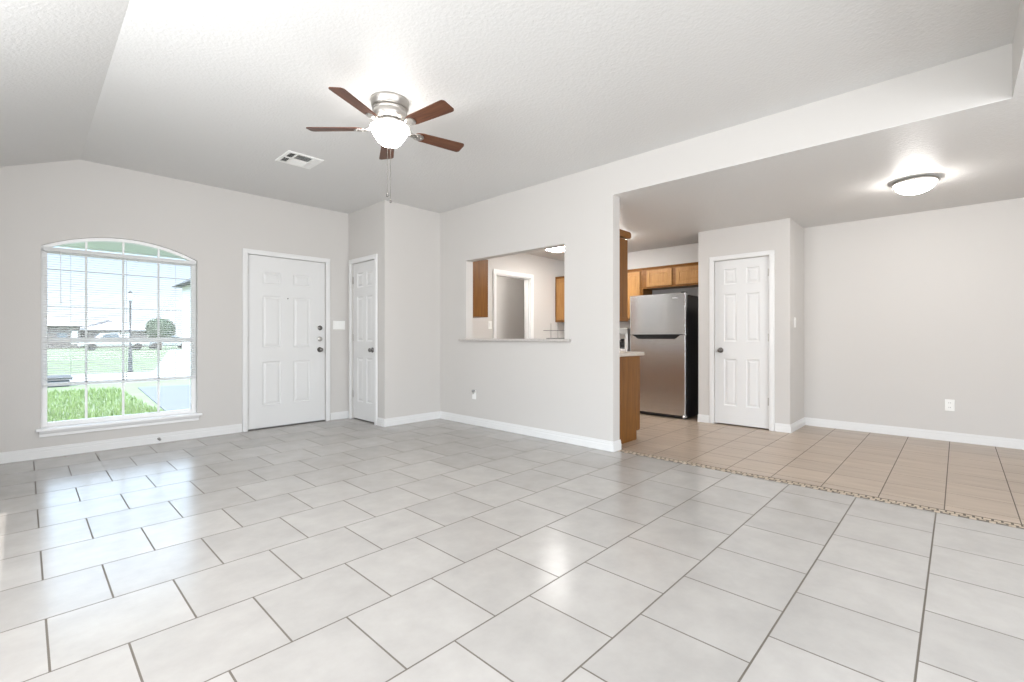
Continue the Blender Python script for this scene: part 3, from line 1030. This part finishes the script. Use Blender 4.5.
# on the kitchen side of the partition
ncab = thing('wall_cabinet', 'oak wall cabinet with crown moulding at the free end of the pass-through wall', 'cabinet', (0, 0, 0))
mb = MB()
mb.box(XP2 + 0.001, 4.285, 2.462, 2.90, 1.262, 2.085, 0.002)
obj('body', mb, M['oak_z'], ncab)
mb = MB(); mb.box(4.285, 4.303, 2.462, 2.90, 1.262, 2.085, 0.002)
obj('face_frame', mb, M['oak_z'], ncab)
mb = MB()
r = 0.034
prof = [(4.303 + r * math.sin(t), 2.085 + 0.045 - r * math.cos(t) * 1.0) for t in [PI * k / 10 for k in range(11)]]
mb.prism([(XP2 + 0.001, 2.085 + 0.045 - r), *prof, (XP2 + 0.001, 2.085 + 0.045 + r)], 1, 2.440, 2.90)
obj('crown', mb, M['oak_y'], ncab)
mb = MB(); mb.box(XP2 + 0.001, 4.303, 2.455, 2.90, 1.245, 1.285, 0.003)
obj('light_rail', mb, M['oak_y'], ncab)

lcab = thing('wall_cabinet', 'oak wall cabinet seen at the left inside the pass-through', 'cabinet', (0, 0, 0))
mb = MB(); mb.box(XP2 + 0.001, 4.235, OY1 + 0.02, YK - 0.02, 1.348, 2.110, 0.002)
obj('body', mb, M['oak_z'], lcab)
mb = MB(); mb.box(4.235, 4.253, OY1 + 0.02, YK - 0.02, 1.348, 2.110, 0.002)
obj('face_frame', mb, M['oak_z'], lcab)

bcab = thing('base_cabinet', 'oak base cabinet behind the end of the pass-through wall', 'cabinet', (0, 0, 0))
mb = MB()
mb.prism([(XP2 + 0.001, 0.0), (4.485, 0.0), (4.485, 0.095), (4.545, 0.095), (4.545, 0.885), (XP2 + 0.001, 0.885)], 1, 2.462, OY1 + 0.5)
obj('body', mb, M['oak_z'], bcab)
mb = MB(); mb.box(4.545, 4.563, 2.464, OY1 + 0.5, 0.10, 0.885, 0.002)
obj('face_frame', mb, M['oak_z'], bcab)
for i in range(4):
    y0 = 2.50 + i * 0.60
    mb = MB(); mb.box(4.563, 4.579, y0, y0 + 0.56, 0.70, 0.86, 0.004)
    obj('drawer', mb, M['oak_y'], bcab)
    mb = MB(); mb.box(4.563, 4.579, y0, y0 + 0.56, 0.13, 0.67, 0.004)
    obj('door', mb, M['oak_z'], bcab)
mb = MB(); mb.box(XP2 + 0.001, 4.622, 2.440, OY1 + 0.55, 0.887, 0.925, 0.008, 2)
o = obj('countertop', mb, M['counter'])
tag(o, 'pale laminate countertop on the base cabinet behind the pass-through wall', 'countertop')

xcab = thing('base_cabinet', 'oak base cabinet along the wall left of the refrigerator', 'cabinet', (0, 0, 0))
mb = MB()
mb.prism([(XD - 0.001, 0.0), (6.14, 0.0), (6.14, 0.095), (6.08, 0.095), (6.08, 0.830), (XD - 0.001, 0.830)], 1, 3.43, YK - 0.03)
obj('body', mb, M['oak_z'], xcab)
mb = MB(); mb.box(6.03, XD - 0.001, 3.425, YK - 0.03, 0.832, 0.870, 0.008, 2)
o = obj('countertop', mb, M['counter'])
tag(o, 'pale laminate countertop left of the refrigerator under the tall oak cabinet', 'countertop')

# ------------------------------------------------------------------ coffee maker
cm = thing('coffee_maker', 'silver and black coffee maker on the counter left of the refrigerator', 'coffee maker', (6.23, 3.60, 0.871))
mb = MB(); mb.box(-0.12, 0.13, -0.095, 0.11, 0, 0.040, 0.010, 2)
obj('base', mb, M['silver'], cm)
mb = MB(); mb.box(-0.11, 0.13, -0.095, -0.045, 0.038, 0.26, 0.008, 2)
obj('tower', mb, M['silver'], cm)
mb = MB(); mb.box(-0.11, 0.13, -0.095, 0.11, 0.255, 0.345, 0.014, 2)
obj('brew_head', mb, M['grey_plastic'], cm)
mb = MB(); mb.lathe([(0, 0.042), (0.058, 0.043), (0.068, 0.080), (0.062, 0.130), (0.045, 0.165), (0.048, 0.185), (0, 0.190)], (0.0, 0.030, 0), 24)
ca = obj('carafe', mb, M['gloss_black'], cm)
mb = MB(); mb.tube([(-0.055, 0.035, 0.165), (-0.105, 0.040, 0.160), (-0.108, 0.040, 0.090), (-0.070, 0.036, 0.070)], 0.009, 8)
obj('handle', mb, M['gloss_black'], ca)

# ------------------------------------------------------------------ wire rack on the ledge
ZL = OZ0 + 0.0265
wr = thing('wire_rack', 'small grey wire rack at the right end of the pass-through ledge', 'wire rack', (3.905, 3.06, ZL))
mb = MB()
mb.box(-0.045, 0.045, -0.125, 0.125, 0.0, 0.008, 0.002)
obj('base', mb, M['wire'], wr)
mb = MB()
for y in (-0.095, 0.0, 0.095):
    mb.tube([(0.0, y, 0.006), (0.0, y, 0.165)], 0.0022, 6)
mb.tube([(0.0, -0.13, 0.088), (0.0, 0.20, 0.088)], 0.0028, 6)
obj('wires', mb, M['wire'], wr)

# ------------------------------------------------------------------ refrigerator
XF = 5.98
rf = thing('refrigerator', 'stainless steel top-freezer refrigerator beside the pantry door', 'refrigerator', (0, 0, 0))
Y0, Y1 = 2.582, 3.388
mb = MB()
mb.box(XF + 0.075, XD - 0.03, Y0 + 0.004, Y1 - 0.004, 0.012, 1.648, 0.006, 2)
obj('case', mb, M['black'], rf)
mb = MB(); mb.box(XF + 0.030, XF + 0.080, Y0 + 0.02, Y1 - 0.02, 0.008, 0.045, 0.003)
obj('kick_grille', mb, M['black'], rf)
def fridge_door(z0, z1, name):
    mb = MB()
    pts = []
    for t in (0, 0.004, 0.010, 0.02, 0.05, 0.1, 0.2, 0.3, 0.4, 0.5, 0.6, 0.7, 0.8, 0.9, 0.95, 0.98, 0.99, 0.996, 1):     # slightly bowed front
        y = Y0 + (Y1 - Y0) * t
        e = min(t, 1 - t)
        bow = 0.006 * (1 - (2 * t - 1) ** 2) + 0.004 + (0.004 * min(1, e / 0.02) ** 0.5 - 0.004)
        pts.append((XF - bow + 0.006, y))
    pts += [(XF + 0.066, Y1), (XF + 0.066, Y0)]
    mb.prism(pts, 2, z0, z1)
    es = [e for e in mb.bm.edges if abs(e.verts[0].co.z - e.verts[1].co.z) < 1e-6 and e.verts[0].co.x < XF + 0.03 and e.verts[1].co.x < XF + 0.03]
    bmesh.ops.bevel(mb.bm, geom=es, offset=0.004, segments=2, affect='EDGES')
    for f in mb.bm.faces:
        f.smooth = False
    return obj(name, mb, M['steel'], rf)
fdoor = fridge_door(1.122, 1.668, 'freezer_door')
mdoor = fridge_door(0.050, 1.112, 'fridge_door')
# recessed pocket handle: dark trapezoid along the top edge of the lower door
def pocket(parent, zt, zb, ya, yb, ya2, yb2, depth):
    mb = MB()
    mb.prism([(ya, zt), (yb, zt), (yb2, zb), (ya2, zb)], 0, XF - 0.0105, XF + depth)
    return obj('handle', mb, M['gloss_black'], parent)
pocket(mdoor, 1.121, 1.060, 2.640, 3.350, 2.720, 3.250, 0.03)
mb = MB(); mb.box(XF - 0.012, XF - 0.004, 2.600, 3.37, 1.1245, 1.1275)
obj('trim_strip', mb, M['silver'], fdoor)
mb = MB(); mb.box(XF - 0.0065, XF - 0.002, 2.675, 2.755, 1.598, 1.616, 0.001)
obj('badge', mb, M['silver'], fdoor)
mb = MB(); mb.box(XF + 0.01, XF + 0.09, Y0 + 0.01, Y0 + 0.06, 1.668, 1.682, 0.004)
obj('hinge_cover', mb, M['black'], rf)
mb = MB(); mb.box(XF + 0.00, XF + 0.05, Y0 - 0.004, Y0 + 0.03, 1.111, 1.123, 0.002)
obj('middle_hinge', mb, M['silver'], rf)
mb = MB(); mb.box(XF + 0.00, XF + 0.05, Y0, Y0 + 0.035, 0.020, 0.048, 0.003)
obj('bottom_hinge', mb, M['silver'], rf)
for y in (Y0 + 0.04, Y1 - 0.04):
    mb = MB(); mb.lathe([(0, 0), (0.018, 0), (0.018, 0.010), (0, 0.014)], (XF + 0.11, y, 0.0005), 12)
    obj('foot', mb, M['black'], rf)

# ------------------------------------------------------------------ outdoors
G = -0.20
mb = MB()
mb.box(-60, 140, YB + T, 160, G - 0.3, G)
mb.mi = 1
mb.box(-40, 120, 17.0, 22.0, G, G + 0.015)
struct('ground', mb, [M['lawn'], M['concrete']], 'front lawn, pale street and the lawns across it', 'ground')
mb = MB()
mb._new([(1.66, YB + 1.3, G + 0.02), (6.5, YB + 1.3, G + 0.02), (6.5, 14.4, G + 0.02), (3.09, 14.73, G + 0.02), (1.99, 15.0, G + 0.02), (1.68, 9.8, G + 0.02)], [(0, 1, 2, 3, 4, 5)])
r_ = bmesh.ops.extrude_face_region(mb.bm, geom=mb.bm.faces[:])
bmesh.ops.translate(mb.bm, vec=(0, 0, -0.06), verts=[v for v in r_['geom'] if isinstance(v, bmesh.types.BMVert)])
struct('driveway', mb, M['drive'], 'grey concrete driveway outside at the lower right of the window', 'driveway')
mb = MB()
mb._new([(3.4, 22.0, G + 0.02), (4.9, 22.0, G + 0.02), (13.6, 58, G + 0.02), (10.6, 60, G + 0.02)], [(0, 1, 2, 3)])
r_ = bmesh.ops.extrude_face_region(mb.bm, geom=mb.bm.faces[:])
bmesh.ops.translate(mb.bm, vec=(0, 0, -0.06), verts=[v for v in r_['geom'] if isinstance(v, bmesh.types.BMVert)])
struct('far_driveway', mb, M['concrete'], 'pale driveway leading away across the street', 'driveway')
# eaves over the window
mb = MB()
mb.box(XL - 3, XP2 + 3, YB + T, YB + 1.38, 2.115, 2.15)
mb.box(XL - 3, XP2 + 3, YB + 1.34, YB + 1.38, 2.10, 2.30)
struct('eave_soffit', mb, M['soffit'], 'pale eave soffit with green lawn bounce put into its colour, seen through the arch of the window', 'soffit')

# grass blades on the near lawn
mb = MB()
for i in range(9000):
    yy = 6.6 + 8.6 * random.random() ** 1.4
    xx = random.uniform(0.02 * yy - 0.4, 0.155 * yy + 0.35)
    if xx > 1.60 and yy < 15.2:
        continue
    a = random.uniform(0, PI)
    hgt = random.uniform(0.05, 0.11)
    wv = random.uniform(0.006, 0.012)
    lx, ly = random.uniform(-0.04, 0.04), random.uniform(-0.04, 0.04)
    c, s = math.cos(a) * wv, math.sin(a) * wv
    mb._new([(xx - c, yy - s, G), (xx + c, yy + s, G), (xx + lx * 0.4 + c * 0.6, yy + ly * 0.4 + s * 0.6, G + hgt * 0.6), (xx + lx, yy + ly, G + hgt), (xx + lx * 0.4 - c * 0.6, yy + ly * 0.4 - s * 0.6, G + hgt * 0.6)], [(0, 1, 2, 3, 4)])
o = obj('grass', mb, M['grass'])
tag(o, 'short bright green grass right outside the window', 'grass', kind='stuff')

# street lamp
lp = thing('street_lamp', 'dark slim street lamp post across the street', 'street lamp', (2.69, 21.9, G))
mb = MB(); mb.lathe([(0, 0), (0.085, 0), (0.085, 0.06), (0.065, 0.09), (0.060, 0.85), (0.034, 0.92), (0.028, 2.55), (0.045, 2.60), (0, 2.60)], n=16)
obj('post', mb, M['post'], lp)
mb = MB(); mb.lathe([(0, 2.60), (0.04, 2.60), (0.08, 2.66), (0.095, 2.74), (0.085, 2.84), (0.05, 2.90), (0, 2.91)], n=20)
obj('lantern', mb, M['globe'], lp)
mb = MB(); mb.lathe([(0, 2.90), (0.07, 2.90), (0.05, 2.94), (0.015, 2.98), (0, 2.99)], n=16)
obj('cap', mb, M['post'], lp)

# low kerb-side inlet
ib = thing('curb_inlet', 'low dark roadside inlet box at the near edge of the street', 'curb inlet', (0.10, 17.1, G))
mb = MB(); mb.box(-0.8, 0.73, -0.35, 0.35, 0, 0.17, 0.02)
obj('body', mb, M['stone'], ib)
mb = MB(); mb.box(-0.85, 0.78, -0.40, 0.40, 0.19, 0.26, 0.015)
mb.box(-0.7, 0.65, -0.3, 0.3, 0.165, 0.195)
obj('lid', mb, M['roof_grey'], ib)

# vehicles (side on, length along x)
def vehicle(name, label, cat, loc, rz, paint, kind):
    t = thing(name, label, cat, loc, rz)
    L = 5.4 if kind == 'pickup' else 4.5
    h = L / 2
    if kind == 'pickup':
        prof = [(-h, 0.45), (-h, 0.95), (-h + 1.2, 1.05), (-h + 1.75, 1.72), (-h + 2.9, 1.76), (-h + 3.25, 1.08), (h, 1.05), (h, 0.45)]
        win = [(-h + 1.45, 1.10), (-h + 1.85, 1.62), (-h + 2.80, 1.66), (-h + 3.05, 1.10)]
    else:
        prof = [(-h, 0.38), (-h, 0.80), (-h + 1.15, 0.95), (-h + 1.75, 1.42), (-h + 3.1, 1.46), (-h + 3.8, 1.0), (h, 0.92), (h, 0.38)]
        win = [(-h + 1.45, 0.98), (-h + 1.85, 1.34), (-h + 3.0, 1.37), (-h + 3.45, 0.98)]
    mb = MB(); mb.prism(prof, 1, -0.9, 0.9)
    es = [e for e in mb.bm.edges if abs(e.verts[0].co.y - e.verts[1].co.y) < 1e-6]
    bmesh.ops.bevel(mb.bm, geom=es, offset=0.08, segments=2, affect='EDGES')
    obj('body', mb, paint, t)
    mb = MB(); mb.prism(win, 1, -0.91, 0.91)
    obj('side_windows', mb, M['shade_glass'], t)
    for x in (-h + 0.9, h - 0.95):
        for y in (-0.80, 0.80):
            mb = MB(); mb.lathe([(0, -0.12), (0.30, -0.12), (0.36, -0.09), (0.36, 0.09), (0.30, 0.12), (0, 0.12)], (x, y, 0.36), 20, axis=1)
            obj('wheel', mb, M['tyre'], t)
    return t
vehicle('pickup_truck', 'white pickup truck parked across the street left of the lamp post', 'pickup truck', (6.35, 62, G), 0.05, M['car_white'], 'pickup')
vehicle('car', 'silver car parked across the street under the round tree', 'car', (11.2, 64, G), 0.0, M['car_silver'], 'car')
vehicle('car', 'dark grey car at the right beyond the round tree', 'car', (15.2, 68, G), 0.25, M['car_dark'], 'car')

# houses across the street
def house(label, x0, x1, y0, y1, eave, ridge, wall, roof, openings, over=0.5):
    t = thing('house', label, 'house', ((x0 + x1) / 2, y0, G), 0)
    cx = (x0 + x1) / 2
    w2 = (x1 - x0) / 2
    d = y1 - y0
    mb = MB(); mb.box(-w2, w2, 0, d, 0, eave)
    obj('walls', mb, wall, t)
    mb = MB()
    a = w2 + over
    v = [(-a, -over, eave), (a, -over, eave), (a, d + over, eave), (-a, d + over, eave), (-a + d * 0.4, d / 2, ridge), (a - d * 0.4, d / 2, ridge)]
    mb._new(v, [(0, 1, 5, 4), (1, 2, 5), (2, 3, 4, 5), (3, 0, 4), (0, 3, 2, 1)])
    obj('roof', mb, roof, t)
    for (a0, a1, z0, z1, m) in openings:
        mb = MB(); mb.box(a0 - cx, a1 - cx, -0.06, 0.02, z0, z1, 0.02)
        obj('garage_door' if m == 'siding' else 'window', mb, M[m], t)
    return t
house('low house at the far left with porch shade put into its dark brick front', -8.0, 4.5, 74, 84, 2.55, 4.2, M['brick'], M['roof_pale'], [(2.6, 3.4, 0.7, 1.8, 'shade_glass'), (-1.5, 1.3, 0.05, 2.1, 'siding'), (3.8, 4.3, 0.5, 2.0, 'siding')])  # dark front colour carries the shade of a porch
house('low brick house behind the white pickup truck', 5.2, 11.0, 76, 86, 2.2, 3.6, M['brick'], M['roof_pale'], [(8.4, 9.3, 0.3, 1.9, 'siding'), (6.0, 7.0, 0.8, 1.7, 'shade_glass')])
house('white two-storey house with a grey roof at the right edge of the window', 9.75, 19.0, 41, 50, 5.75, 8.2, M['siding'], M['roof_grey'], [(11.6, 12.6, 3.4, 4.6, 'shade_glass'), (14.5, 16, 3.4, 4.6, 'shade_glass')], over=0.7)

# round tree
tr = thing('tree', 'round dark green tree across the street right of the lamp post', 'tree', (9.8, 60, G))
mb = MB(); mb.tube([(0, 0, 0), (0.05, 0, 0.8), (0, 0, 1.6)], 0.12, 8)
obj('trunk', mb, M['bark'], tr)
mb = MB()
for i in range(1500):
    u = Vector((random.gauss(0, 1), random.gauss(0, 1), random.gauss(0, 1))).normalized() * random.uniform(0.72, 1.0)
    c = Vector((u.x * 1.35, u.y * 1.3, 2.05 + u.z * 1.3))
    n = (u + Vector((random.uniform(-.6, .6), random.uniform(-.6, .6), random.uniform(-.6, .6)))).normalized()
    a = n.orthogonal().normalized()
    b = n.cross(a)
    s = random.uniform(0.10, 0.19)
    mb._new([c - a * s, c + b * s * 0.5, c + a * s, c - b * s * 0.5], [(0, 1, 2, 3)])
mb.ball((0, 0, 2.05), 1.15, sub=3)
obj('crown', mb, M['leaf'], tr)

# utility cables along the street
for i, (z, yy, lab) in enumerate(((4.25, 30.5, 'upper utility cable crossing the sky outside the window'), (3.85, 58.0, 'lower utility cable crossing the sky outside the window'))):
    mb = MB()
    mb.tube([(-60 + 10 * k, yy, z - 0.0002 * 0 * k) for k in range(18)], 0.022 if i == 0 else 0.03, 6)
    o = obj('utility_cable', mb, M['cable'])
    tag(o, lab, 'cable')
